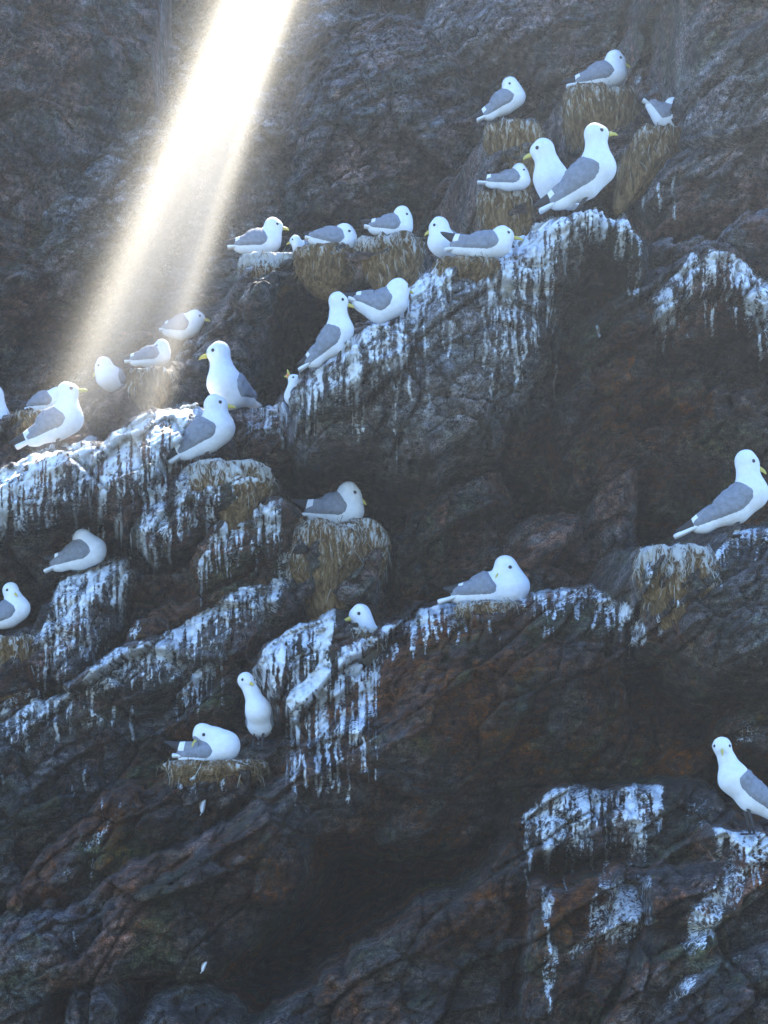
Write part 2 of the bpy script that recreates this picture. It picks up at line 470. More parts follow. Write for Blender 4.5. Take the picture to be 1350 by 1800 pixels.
base = np.where(Z < 4.2, 11.6 + 0.86 * Z, 11.6 + 0.86 * 4.2 + 0.36 * (Z - 4.2))
base = base + 0.22 * fbm(U * 0.9, V * 1.6, 11, 3)
DEPTH = base.copy()
OWNER = np.zeros(X.shape, dtype=np.int32)
LIP = np.zeros(X.shape)
rock_rs = np.random.RandomState(5)
ROCK_TONE = np.concatenate([[0.0], rock_rs.uniform(-0.42, 0.42, len(F))])
ROCK_RUST = np.concatenate([[0.1], rock_rs.uniform(-0.35, 0.6, len(F))])
for k, (poly, Y0, B, r, gz, gx, steep) in enumerate(F):
    w = np.array([at(px, py, Y0) for px, py in poly])
    p = [(a[0], a[2]) for a in w]
    x0, x1 = w[:, 0].min() - 0.3, w[:, 0].max() + 0.3
    z0, z1 = w[:, 2].min() - 0.3, w[:, 2].max() + 0.3
    i0, i1 = np.searchsorted(gx_, [x0, x1]); j0, j1 = np.searchsorted(gz_, [z0, z1])
    if i1 <= i0 or j1 <= j0: continue
    sl = (slice(j0, j1), slice(i0, i1))
    d = poly_sdf(p, Xw[sl], Zw[sl])
    zc, xc = w[:, 2].max(), w[:, 0].mean()
    y = Y0 - 1.25 * B * (1 - np.exp(-np.maximum(d, 0) / r))
    y = y + np.maximum(-d, 0) * steep + gz * np.clip(Z[sl] - zc, -0.5, 0.3) + gx * (X[sl] - xc)
    cur = DEPTH[sl]
    # blended minimum: soft creases instead of cuts
    kk = 0.035
    hh = np.maximum(kk - np.abs(cur - y), 0) / kk
    new = np.minimum(cur, y) - hh * hh * kk * 0.25
    OWNER[sl] = np.where(y < cur, k + 1, OWNER[sl])
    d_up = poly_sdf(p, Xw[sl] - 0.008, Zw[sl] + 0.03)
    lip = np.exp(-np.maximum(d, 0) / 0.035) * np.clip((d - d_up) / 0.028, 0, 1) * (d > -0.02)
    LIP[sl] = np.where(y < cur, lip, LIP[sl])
    DEPTH[sl] = new

# hollows and clefts
for poly, dp in [
    ([(1000, 490), (1010, 452), (1040, 432), (1075, 442), (1092, 470), (1060, 490), (1020, 516), (992, 520)], .40),
    ([(600, 1480), (760, 1510), (900, 1430), (955, 1420), (905, 1480), (830, 1560), (740, 1595), (640, 1690), (520, 1750), (440, 1770), (470, 1650), (540, 1560)], .45),
    ([(1130, 1525), (1230, 1500), (1285, 1458), (1262, 1512), (1180, 1532)], .35),
    ([(130, 1600), (240, 1548), (340, 1488), (345, 1500), (240, 1566), (130, 1618)], .30),
    ([(880, 800), (960, 690), (1000, 720), (1000, 880), (900, 905), (850, 850)], .28),
    ([(450, 1045), (510, 1062), (560, 1080), (470, 1132), (440, 1180), (400, 1180), (440, 1110)], .30),
    ([(1112, 1000), (1128, 960), (1130, 1090), (1116, 1090)], .30),
    ([(480, 500), (585, 495), (600, 530), (560, 600), (520, 660), (470, 650)], .35),
    ([(240, 960), (330, 990), (350, 1050), (240, 1100), (200, 1090)], .25),
    ([(280, 1760), (430, 1690), (520, 1640), (470, 1740), (420, 1785)], .3),
    ([(1130, 1190), (1150, 1150), (1160, 1320), (1130, 1380)], .15),
    ([(660, 1050), (720, 900), (780, 860), (760, 940), (720, 1050)], .2),
    ([(1090, -60), (1205, -60), (1188, 110), (1196, 205), (1150, 215), (1130, 120)], .45),
    ([(1120, 380), (1190, 300), (1230, 330), (1180, 400), (1140, 425)], .2),
    ([(1150, 590), (1200, 612), (1280, 602), (1340, 648), (1420, 668), (1420, 720), (1250, 680), (1150, 650)], .30),
    ([(985, 545), (1040, 500), (1110, 490), (1050, 560), (1010, 680), (960, 740), (950, 690)], .30),
    ([(1030, 800), (1048, 790), (1044, 1000), (1028, 1000)], .22),
    ([(1116, 820), (1140, 830), (1140, 930), (1122, 960)], .22),
    ([(700, 840), (760, 835), (830, 800), (880, 790), (850, 840), (760, 880), (700, 900)], .25),
    ([(180, 905), (280, 910), (240, 940), (200, 945)], .2),
    ([(520, 830), (680, 830), (720, 880), (660, 910), (540, 870)], .25),
]:
    w = np.array([at(px, py, 10.2) for px, py in poly])
    rng = max(0, 1)
    Yq = np.median([10.2])
    x0, x1 = w[:, 0].min() - 0.6, w[:, 0].max() + 0.6; z0, z1 = w[:, 2].min() - 0.6, w[:, 2].max() + 0.6
    i0, i1 = np.searchsorted(gx_, [x0, x1]); j0, j1 = np.searchsorted(gz_, [z0, z1])
    sl = (slice(j0, j1), slice(i0, i1))
    qx, qy = pix(X[sl], DEPTH[sl], Z[sl])
    d = poly_sdf([(a / 540.0, -b / 540.0) for a, b in poly], qx / 540.0 + WX[sl] * 1.5, -qy / 540.0 + WZ[sl] * 1.5)
    DEPTH[sl] += dp * sstep(-0.02, 0.09, d)

# broken relief
q1, e1 = facets(U * 1.9 + 0.3 * fbm(X * 2, Z * 2, 5, 2), V * 4.2 + 0.3 * fbm(X * 2, Z * 2, 9, 2), 21, 1.4)
q2, e2 = facets(U * 5.5 + 0.35 * fbm(X * 5, Z * 5, 6, 2), V * 10.0 + 0.35 * fbm(X * 5, Z * 5, 7, 2), 31, 1.4)
q3, e3 = facets(U * 15 + 0.4 * fbm(X * 12, Z * 12, 8, 2), V * 24.0 + 0.4 * fbm(X * 12, Z * 12, 4, 2), 41, 1.3)
rough = 0.75 + 0.6 * fbm(X * 1.5, Z * 1.5, 77, 2)
ridge = 1 - np.abs(fbm(U * 2.2, V * 7.5, 91, 4, 0.55)) * 2
rel = 0.21 * q1 + 0.15 * q2 * rough + 0.060 * q3 * rough
rel += 0.05 * np.exp(-e2 / 0.05) * rough + 0.022 * np.exp(-e3 / 0.08)
rel += 0.06 * np.exp(-e1 / 0.03)
rel -= 0.05 * ridge
rel += 0.05 * fbm(X * 3, Z * 3, 13, 5, 0.55) + 0.010 * 1.5 * fbm(X * 26, Z * 26, 15, 3, 0.6)
DEPTH = DEPTH + rel


def depth_at(x, z):
    i = np.clip(np.searchsorted(gx_, x) - 1, 0, NX - 2); j = np.clip(np.searchsorted(gz_, z) - 1, 0, NZ - 2)
    return min(DEPTH[j, i], DEPTH[j, i + 1], DEPTH[j + 1, i])


def hit(px, py):
    """Distance of the rock met by the line of sight through a photo pixel."""
    for Y in np.arange(7.8, 16.5, 0.012):
        p = at(px, py, Y)
        if Y >= depth_at(p[0], p[2]):
            return Y
    return 14.0


def perch(px, py):
    return min(hit(px, py + o) for o in (3, 9, 16))


# ------------------------------------------------------------------ where the birds are (joints read off the photo)
BIRDS = []


def bird(*a, **kw):
    BIRDS.append((a, kw))


bird('large gull standing upright on the white dome looking right', (1012, 374), 20, (949, 372), (983, 353), (1024, 321), (1050, 294), (1049, 262), (1047, 236), (1085, 233), (936, 363), True, fat=1.08)
bird('white-breasted gull facing left, half behind the one on the dome', (975, 375), 20, (1010, 365, .14), (992, 352, .10), (976, 332, .03), (968, 312), (962, 286), (954, 263), (927, 273), None, False, .38)
bird('topmost gull, sitting on a tall nest and looking right', (1058, 152), 16, (996, 153), (1024, 146), (1055, 135), (1078, 127), (1081, 116), (1081, 104), (1107, 115), None, False)
bird('gull sleeping upright high up left of the tall nest', (885, 214), 14, (839, 212), (861, 201), (884, 182), (902, 169), (901, 159), (897, 149), (914, 158, -.03), None, False)
bird('small gull sitting low on a nest left of the standing pair', (890, 334), 12, (839, 321), (864, 321), (893, 318), (914, 315), (915, 306), (913, 299), (931, 312), (836, 309), False, -.10)
bird('gull tucked behind the right pillar, tail up to the left', (1165, 225), 14, (1130, 176), (1147, 188), (1166, 204), (1178, 208), (1182, 197), (1183, 185), (1203, 188), (1128, 168), False, -.12)
bird('leftmost gull of the row on the cave rim, looking right', (460, 446), 15, (400, 435), (424, 433), (450, 427), (472, 422), (478, 411), (480, 397), (498, 400), None, False)
bird('small white head peeping up between two gulls on the cave rim', (530, 440), 9, (560, 440, .06), (552, 438, .05), (540, 437, .04), (528, 436, .02), (522, 429), (519, 422), (509, 426), None, False, .14)
bird('gull on the cave rim with its head turned back over its wing', (585, 436), 15, (536, 418), (554, 420), (580, 422), (606, 422), (608, 415), (605, 408), (594, 417, -.04), (533, 409), False)
bird('dark-backed gull at the right end of the cave rim, bill lowered', (690, 415), 14, (640, 398), (659, 401), (685, 399), (705, 396), (709, 386), (707, 376), (725, 392), None, False)
bird('gull facing left behind the long low sitting bird', (785, 450), 16, (815, 440, .1), (800, 436, .07), (786, 432, .02), (776, 424), (774, 410), (772, 397), (751, 408), None, False, .30)
bird('long low sitting gull stretching its head right towards the dome', (835, 455), 16, (782, 440), (806, 436), (844, 433), (876, 427), (884, 418), (884, 413), (921, 419), (774, 408), False)
bird('gull resting with its tail towards the upright neighbour on its left', (660, 562), 18, (612, 525), (634, 532), (666, 541), (690, 529), (697, 516), (701, 507), (720, 511, .03), (600, 517), False)
bird('slim gull standing upright on the steep white-streaked ledge', (600, 640), 16, (525, 651), (552, 634), (583, 603), (597, 580), (595, 553), (594, 529), (618, 536), (522, 642), True, .06)
bird('gull with its red bill wide open, peeping over the ledge', (512, 702), 12, (545, 720, .12), (537, 712, .10), (526, 706, .07), (518, 696, .02), (517, 684), (519, 670), (502, 656), None, False, .10, open_bill=((505, 649), (499, 661)))
bird('tall white-breasted gull facing left above the left guano ledge', (405, 716), 19, (448, 714, .12), (434, 700, .08), (408, 690, .02), (394, 672), (389, 643), (385, 619), (355, 626), None, False, .14, fat=1.05)
bird('grey-winged gull standing on the left guano ledge, looking right', (362, 802), 19, (297, 814), (328, 793), (359, 768), (381, 751), (380, 731), (378, 712), (413, 713), None, True, fat=1.1)
bird('gull standing at far left with its yellow bill held level', (100, 789), 18, (28, 787), (62, 770), (94, 748), (117, 735), (119, 708), (118, 689), (154, 683), None, True, fat=1.08)
bird('grey gull mostly hidden behind the one with the level bill', (75, 725), 13, (44, 720), (58, 715), (76, 709), (94, 704), (99, 699), (101, 694), (115, 697), None, False, .30)
bird('gull cut off by the left edge, only its white breast in view', (-12, 765), 18, (-70, 778), (-44, 765), (-22, 748), (-10, 735), (-10, 712), (-12, 695), (-40, 692), None, False, .1)
bird('small hunched gull at the foot of the sunbeam, bill lowered', (195, 684), 14, (222, 682, .1), (212, 676, .07), (198, 668, .02), (189, 660), (184, 651), (182, 641), (168, 654), None, False, .1)
bird('gull in the sunbeam lying with its pale tail to the left', (260, 648), 12, (219, 636), (238, 634), (262, 628), (282, 622), (285, 615), (284, 608), (270, 616), None, False)
bird('gull at the upper edge of the lower sunbeam, head against dark rock', (322, 592), 14, (280, 580), (296, 580), (318, 577), (334, 570), (341, 565), (344, 559), (360, 561), None, False, .12)
bird('gull resting on the rock at left with its face turned away', (140, 1005), 16, (78, 1005), (104, 992), (138, 977), (161, 967), (153, 955), (145, 946), (158, 949, .05), (76, 981), False, fat=1.05)
bird('gull at the left edge in half view above the straw nest', (15, 1108), 14, (-45, 1114), (-17, 1100), (12, 1082), (29, 1069), (24, 1052), (19, 1038), (31, 1046, -.04), None, False, .08, fat=1.1)
bird('gull on the big shaggy nest in the middle, bill pointing down right', (585, 918), 19, (524, 907), (553, 903), (587, 897), (611, 894), (614, 880), (613, 866), (641, 881), (509, 879), False)
bird('plump gull sitting right of centre with its head turned back left', (855, 1058), 20, (770, 1059), (813, 1046), (858, 1037), (899, 1030), (895, 1013), (888, 997), (871, 1013, -.045), (778, 1034), False, fat=1.02, wing=.70)
bird('gull showing only its head above the guano-washed dome', (635, 1112), 18, (664, 1168, .12), (662, 1158, .10), (656, 1146, .06), (647, 1128, .02), (639, 1095), (633, 1080), (600, 1091, -.03), None, False, .27)
bird('large gull standing at the right edge above the straw nest', (1282, 942), 20, (1186, 944), (1236, 921), (1290, 892), (1320, 866), (1315, 833), (1312, 811), (1349, 829), (1186, 934), True, .06, fat=1.0)
bird('long-necked gull standing upright at lower left, breast to the front', (452, 1316), 14, (466, 1288, .17), (463, 1284, .11), (457, 1273, .04), (454, 1248), (443, 1218), (432, 1196), (446, 1202, -.04), None, True, .10, fat=1.05)
bird('preening gull at lower left with its bill on its own wing', (360, 1334), 17, (303, 1328), (328, 1330), (360, 1326), (394, 1311), (377, 1295), (356, 1289), (336, 1309, -.03), (287, 1303), False, fat=1.05, mscale=.72, wing=.70)
bird('gull at the lower right edge staring straight at the viewer', (1322, 1466), 16, (1415, 1462, .05), (1375, 1440, .04), (1322, 1400, .01), (1290, 1368), (1279, 1338), (1269, 1312), (1270, 1325, -.07), None, True, .06, fat=1.15)

print('DBG', [(q, round(hit(*q), 2)) for q in [(1155, 274), (1130, 240), (1150, 210), (1180, 240), (1210, 150), (1260, 200), (1100, 120), (1058, 160), (1058, 200), (1195, 205), (1150, 330)]])
PERCH = {}
for a, kw in BIRDS:
    bk = kw.get('back', a[12] if len(a) > 12 else 0.10)
    PERCH[a[0]] = perch(*a[1]) + bk
# the shelf goes back behind each bird: no rock inside a bird
PX0, PY0 = pix(X, DEPTH, Z)
for a, kw in BIRDS:
    Yb, hr_ = PERCH[a[0]], a[2]
    bk = kw.get('back', a[12] if len(a) > 12 else 0.10)
    js = [a[k] for k in (3, 4, 5, 6, 7, 8)]
    far = max((j[2] if len(j) > 2 else 0) for j in js)
    x0, x1 = min(j[0] for j in js) - 90, max(j[0] for j in js) + 90
    y0, y1 = min(j[1] for j in js) - 90, max(j[1] for j in js) + 90
    m = (PX0 > x0) & (PX0 < x1) & (PY0 > y0) & (PY0 < y1) & (DEPTH > Yb - max(bk, 0.02) * 0.6)
    jj = np.argwhere(m)
    if not len(jj): continue
    px_, py_ = PX0[m], PY0[m]
    d = np.full(px_.shape, 1e9)
    rr = [hr_ * q for q in (.6, .9, 1.5, 1.55, 1.1, 1.05)]
    for k in range(5):
        ax, ay = js[k][:2]; bx_, by_ = js[k + 1][:2]
        ex, ey = bx_ - ax, by_ - ay
        t_ = np.clip(((px_ - ax) * ex + (py_ - ay) * ey) / (ex * ex + ey * ey + 1e-9), 0, 1)
        d = np.minimum(d, np.hypot(px_ - ax - ex * t_, py_ - ay - ey * t_) - (rr[k] + (rr[k + 1] - rr[k]) * t_))
    want = Yb + 0.13 + far - 0.012 * np.maximum(d, 0)
    DEPTH[m] = np.maximum(DEPTH[m], want)

# ---- guano laid on the rock where the birds sit
PX, PY = pix(X, DEPTH, Z)
G = np.zeros(X.shape)
wav = 5.0 * fbm(X * 9, Z * 5, 61, 2)
col1 = fbm((PX + wav) / 6.0, PY / 120.0, 71, 3, 0.65)         # drips, one column each
col2 = fbm((PX + wav) / 34.0, PY / 400.0, 73, 2, 0.6)
blot = fbm(X * 14, Z * 14, 75, 3, 0.6)
gaps = 0.80 + 0.75 * fbm(X * 22, Z * 9, 79, 3, 0.65)


TONE = 0.35 * fbm(X * 1.6, Z * 1.6, 83, 3)       # grey slate and brown rock bands; haze veil painted pale on upper wall
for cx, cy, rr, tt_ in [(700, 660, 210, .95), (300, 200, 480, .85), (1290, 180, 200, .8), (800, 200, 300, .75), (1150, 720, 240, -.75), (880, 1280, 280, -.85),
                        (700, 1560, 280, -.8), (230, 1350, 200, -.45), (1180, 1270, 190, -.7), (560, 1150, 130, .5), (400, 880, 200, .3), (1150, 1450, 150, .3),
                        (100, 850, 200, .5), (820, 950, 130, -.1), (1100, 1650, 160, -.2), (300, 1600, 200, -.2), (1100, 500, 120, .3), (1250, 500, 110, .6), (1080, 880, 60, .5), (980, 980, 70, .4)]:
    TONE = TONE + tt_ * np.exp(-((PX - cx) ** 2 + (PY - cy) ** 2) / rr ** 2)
TONE = np.clip(TONE + ROCK_TONE[OWNER] + 0.75 * LIP * (0.7 + 0.8 * fbm(X * 8, Z * 8, 87, 3)), -1.1, 1.35)  # paler along upper ledge lips, so outcrops stand apart
RUST_FLARE_TINT = np.clip(ROCK_RUST[OWNER] + 0.5 * np.exp(-((PX - 1150) ** 2 + (PY - 700) ** 2) / 260.0 ** 2) + 0.5 * np.exp(-((PX - 900) ** 2 + (PY - 100) ** 2) / 240.0 ** 2) + 0.4 * np.exp(-((PX - 800) ** 2 + (PY - 1280) ** 2) / 260.0 ** 2), 0, 1)  # extra at upper right paints the flare's mauve tint into the rock


def wash(line, L, s):
    xs = [a for a, b in line]; ys = [b for a, b in line]
    global G
    m = (PX > xs[0] - 6) & (PX < xs[-1] + 6)
    yc = np.interp(PX, xs, ys)
    Lc = 1.25 * L * np.clip(0.70 + 1.15 * col1 + 0.8 * col2, 0.15, 1.8)
    t = (PY - yc + 8 + 9 * col2 + 7 * blot) / Lc
    end = np.minimum(sstep(xs[0] - 6, xs[0] + 12, PX), 1 - sstep(xs[-1] - 12, xs[-1] + 6, PX))
    w_ = sstep(-0.02, 0.03, t) * (1 - 0.6 * sstep(0.25, 0.8, t)) * (1 - sstep(0.8, 1.0, t)) * s * (1.22 + 0.8 * col1 + 0.5 * blot)
    G = np.maximum(G, np.where(m, w_ * end * gaps, 0))


RUNS = []


def splash(cx, cy, rx, ry, ang, s):
    global G
    c, s_ = math.cos(R_(ang)), math.sin(R_(ang))
    dx, dy = PX - cx, PY - cy
    a = (dx * c + dy * s_) / rx; b = (-dx * s_ + dy * c) / ry
    q = np.sqrt(a * a + b * b) + 0.5 * blot + 0.35 * col1
    G = np.maximum(G, s * (1 - sstep(0.6, 1.1, q)) * (0.75 + 0.7 * blot))


def drip(x, y0, y1, w=3.2, s=0.85):
    global G
    m = (PY > y0 - 10) & (PY < y1 + 10) & (np.abs(PX - x) < 30)
    c = x + 2.2 * np.sin(PY / 17.0 + x) + 1.5 * np.sin(PY / 7.0 + 2 * x)
    q = np.exp(-((PX - c) / w) ** 2) * sstep(y0 - 4, y0 + 4, PY) * (1 - sstep(y1 - 14, y1, PY))
    G = np.maximum(G, np.where(m, s * q * (0.9 + 0.5 * blot), 0))


for a in [
    ([(515, 698), (600, 614), (660, 575), (720, 505), (770, 472), (800, 468)], 105, .78),
    ([(690, 535), (720, 505), (760, 475)], 190, .7),
    ([(800, 470), (860, 457)], 90, .45),
    ([(855, 458), (880, 440), (940, 402), (985, 380)], 190, .95),
    ([(935, 405), (1000, 373), (1050, 364), (1100, 387), (1130, 434)], 85, .80),
    ([(1150, 535), (1215, 454), (1280, 447), (1345, 502), (1400, 545)], 95, .74),
    ([(-60, 858), (0, 836), (60, 801), (100, 789), (172, 774)], 105, 1.0),
    ([(165, 802), (200, 765), (270, 729), (345, 715), (392, 762)], 150, 1.0),
    ([(430, 717), (500, 718), (522, 702)], 55, .62),
    ([(400, 838), (440, 822), (476, 852)], 60, .85),
    ([(240, 932), (290, 882), (320, 834), (380, 812)], 95, .55),
    ([(345, 1006), (375, 942), (430, 902), (500, 886)], 70, .8),
    ([(88, 1052), (120, 1015), (180, 990), (228, 980)], 125, .8),
    ([(60, 1130), (90, 1085), (130, 1060)], 130, .7),
    ([(-60, 1278), (60, 1240), (130, 1220)], 60, .6),
    ([(130, 1213), (200, 1148), (260, 1138), (330, 1098), (420, 1045), (500, 1026)], 62, .78),
    ([(300, 1240), (345, 1190), (400, 1142)], 70, .62),
    ([(442, 1186), (470, 1143), (510, 1108), (560, 1088), (592, 1071)], 120, .86),
    ([(500, 1238), (560, 1174), (600, 1144), (640, 1124), (668, 1128)], 150, 1.0),
    ([(664, 1112), (760, 1073), (812, 1063)], 48, .9),
    ([(800, 1064), (930, 1056)], 40, .5),
    ([(930, 1050), (1040, 1036), (1110, 1077), (1132, 1114)], 60, .52),
    ([(1130, 1010), (1150, 985)], 110, .55),
    ([(1245, 990), (1290, 940), (1340, 930), (1380, 932)], 60, .6),
    ([(914, 1444), (985, 1388), (1060, 1393), (1170, 1383)], 105, .72),
    ([(1255, 1462), (1330, 1476), (1380, 1478)], 60, .85),
    ([(150, 1560), (185, 1450), (220, 1410)], 70, .28),
    ([(310, 1378), (420, 1340)], 40, .5),
]:
    wash(*a)
    RUNS.append(a)
for a in [
    (1085, 1600, 62, 62, -40, .8), (1245, 1610, 34, 80, 30, .78), (962, 1590, 14, 38, 0, .7), (968, 1700, 16, 70, 8, .62),
    (1205, 1735, 44, 16, -40, .62), (1040, 1650, 60, 16, -40, .6), (1110, 1560, 40, 26, -20, .7), (1230, 1430, 40, 36, 0, .36),
    (1312, 1285, 42, 30, 0, .45), (1285, 1560, 30, 50, 20, .6), (985, 1460, 16, 30, 10, .7), (930, 1490, 12, 18, 0, .6),
    (200, 1195, 70, 18, -25, .62), (385, 1125, 38, 14, -35, .6), (320, 1170, 46, 12, -50, .58), (235, 1110, 20, 10, -30, .6),
    (470, 1080, 18, 24, 0, .6), (500, 1000, 20, 50, 0, .5), (25, 1230, 50, 12, -28, .6), (160, 1265, 24, 14, 0, .5),
    (100, 1110, 30, 60, 10, .55), (840, 700, 70, 60, 0, .20), (640, 700, 70, 60, 0, .18), (1180, 580, 60, 30, 0, .3),
    (1015, 1050, 20, 14, 0, .6), (1118, 1120, 12, 22, 0, .7), (1190, 420, 30, 10, 0, .3), (700, 1000, 8, 16, 0, .5),
    (1100, 850, 12, 40, 0, .28), (165, 1480, 36, 12, -45, .5), (120, 1530, 20, 8, -45, .45), (390, 1440, 16, 8, -40, .5),
    (700, 470, 30, 22, 0, .3), (460, 470, 34, 24, -20, .6), (425, 520, 14, 24, 0, .3), (1160, 150, 40, 8, -40, .45), (1120, 140, 7, 12, 20, .6),
    (948, 240, 6, 24, 0, .6), (340, 590, 8, 30, 20, .5), (240, 1000, 30, 14, -20, .4), (1290, 1690, 40, 10, -35, .35),
]: splash(*a)
for a in [(852, 540, 668), (868, 470, 590), (905, 480, 705), (921, 460, 640), (940, 460, 620), (962, 430, 560), (884, 470, 640),
          (612, 640, 720), (628, 640, 790), (640, 700, 770), (665, 600, 650), (700, 560, 640), (730, 520, 610), (600, 640, 700),
          (790, 560, 640), (720, 660, 710), (520, 1330, 1425, 3, .7), (558, 1290, 1395), (600, 1260, 1350), (612, 1350, 1420, 3, .6),
          (640, 1230, 1290), (655, 1140, 1270), (570, 1260, 1310), (100, 1190, 1312), (45, 1245, 1330), (72, 1230, 1270), (200, 1240, 1285),
          (232, 1240, 1310), (150, 1340, 1400, 3, .5), (977, 1060, 1098), (1012, 1060, 1100), (955, 1100, 1130, 3, .6), (1045, 1070, 1115),
          (1068, 1060, 1115), (1130, 1085, 1140), (1160, 1040, 1125), (1190, 1020, 1080), (1045, 520, 545), (1052, 570, 600),
          (1335, 540, 640), (1150, 520, 580), (1165, 600, 630), (1250, 540, 600), (1205, 520, 570), (930, 1420, 1540), (945, 1410, 1470),
          (965, 1620, 1690), (965, 1720, 1790), (270, 930, 985), (300, 930, 1000), (320, 900, 960), (495, 730, 800), (470, 720, 770),
          (1130, 330, 380), (1160, 320, 385), (1185, 300, 395), (1145, 260, 330), (240, 1090, 1130), (130, 1380, 1410, 3, .6),
          (180, 1400, 1470, 3, .4), (6, 1360, 1390), (145, 1460, 1500, 3, .4), (350, 1680, 1710, 2.5, .4), (130, 1620, 1680, 2.5, .5),
          (860, 1090, 1120), (820, 1080, 1120), (880, 1120, 1150, 3, .4)]: drip(*a)

rr_ = np.random.RandomState(12)
for line, L, s_ in RUNS:
    xs = [p_[0] for p_ in line]; ys = [p_[1] for p_ in line]
    for q in range(int((xs[-1] - xs[0]) * s_ / 13)):
        x = rr_.uniform(xs[0] + 6, xs[-1] - 6); y = np.interp(x, xs, ys) + L * rr_.uniform(0.2, 0.9)
        drip(x, y, y + L * rr_.uniform(0.25, 0.95), rr_.uniform(1.9, 3.6), s_ * rr_.uniform(0.6, 0.95))

# ---- faces, split by outcrop
verts = np.stack([X, DEPTH, Z], -1).reshape(-1, 3)
idx = np.arange(NX * NZ).reshape(NZ, NX)
quads = np.stack([idx[:-1, :-1], idx[:-1, 1:], idx[1:, 1:], idx[1:, :-1]], -1).reshape(-1, 4)
own_f = OWNER[:-1, :-1].ravel()
# the sunlit gap: opening added in the unseen brow to light the streak
P0 = at(470, 0, 12.5); dn = np.array(SUN_D)
cen = verts[quads].mean(1)
rx_ = np.cross(dn, [0, 0, 1.0]); rx_ /= np.linalg.norm(rx_); rz_ = np.cross(rx_, dn)
da, db = (cen - P0) @ rx_, (cen - P0) @ rz_
hole = (cen[:, 2] > 5.4) & (np.abs(da) < 0.34) & (db > -0.30) & (db < 1.25)
keep = ~hole
quads, own_f = quads[keep], own_f[keep]
cliff = empty('cliff', (0, 11, 0))
tag(cliff, kind='structure')
cliff.location = (0, 0, 0)
gflat = G.ravel(); tflat = TONE.ravel(); rflat = RUST_FLARE_TINT.ravel()
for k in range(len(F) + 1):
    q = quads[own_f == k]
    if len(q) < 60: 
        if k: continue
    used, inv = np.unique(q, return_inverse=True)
    o = mesh_np('rock_face' if k == 0 else 'rock_ledge', verts[used], inv.reshape(q.shape), M_ROCK, cliff, True, None, {'guano': gflat[used], 'tone': tflat[used], 'rust_flare_tint': rflat[used]})
    tag(o, kind='structure')


# ------------------------------------------------------------------ surfaces from distance fields (birds)
def surface_nets(f, org, h):
    nx, ny, nz = f.shape
    s = f < 0
    c = np.zeros((nx - 1, ny - 1, nz - 1), dtype=np.int32)
    corners = [(a, b, d) for a in (0, 1) for b in (0, 1) for d in (0, 1)]
    sl = lambda o: (slice(o[0], nx - 1 + o[0]), slice(o[1], ny - 1 + o[1]), slice(o[2], nz - 1 + o[2]))
    for o in corners: c += s[sl(o)]
    act = (c > 0) & (c < 8)
    acc = np.zeros(act.shape + (3,)); cnt = np.zeros(act.shape)
    for i, a in enumerate(corners):
        for b in corners[i + 1:]:
            if sum(abs(p - q) for p, q in zip(a, b)) != 1: continue
            fa, fb = f[sl(a)], f[sl(b)]
            m = (fa < 0) != (fb < 0)
            t = np.where(m, fa / np.where(m, fa - fb, 1), 0)
            for ax in range(3):
                acc[..., ax] += np.where(m, a[ax] + t * (b[ax] - a[ax]), 0)
            cnt += m
    ids = np.full(act.shape, -1, dtype=np.int64)
    ids[act] = np.arange(act.sum())
    ii = np.argwhere(act)
    v = (ii + acc[act] / cnt[act][:, None]) * h + org
    faces = []
    for ax in range(3):
        b_, c_ = [(1, 2), (2, 0), (0, 1)][ax]
        lo = [slice(1, -1)] * 3; lo[ax] = slice(0, -1)
        hi = [slice(1, -1)] * 3; hi[ax] = slice(1, None)
        s0, s1 = s[tuple(lo)], s[tuple(hi)]
        for sgn in (True, False):
            e = np.argwhere((s0 != s1) & (s0 == sgn))
            if not len(e): continue
            off = np.array([1, 1, 1]); off[ax] = 0
            e = e + off
            def cell(db, dc):
                q = e.copy(); q[:, b_] += db; q[:, c_] += dc
                return ids[q[:, 0], q[:, 1], q[:, 2]]
            quad = np.stack([cell(-1, -1), cell(0, -1), cell(0, 0), cell(-1, 0)], -1)
            faces.append(quad if sgn else quad[:, ::-1])
    return v, np.concatenate(faces)


def vnormals(v, f):
    a = np.cross(v[f[:, 2]] - v[f[:, 0]], v[f[:, 3]] - v[f[:, 1]])
    n = np.zeros_like(v)
    for k in range(4): np.add.at(n, f[:, k], a)
    return n / (np.linalg.norm(n, axis=1)[:, None] + 1e-12)


def round_cone(p, a, b, ra, rb):
    ba = b - a; L2 = ba @ ba + 1e-12
    t = np.clip(((p - a) @ ba) / L2, 0, 1)
    return np.linalg.norm(p - a - t[..., None] * ba, axis=-1) - (ra + (rb - ra) * t)


def smin(a, b, k):
    h = np.maximum(k - np.abs(a - b), 0) / k
    return np.minimum(a, b) - h * h * k * 0.25


def unit(v):
    return v / (np.linalg.norm(v) + 1e-12)


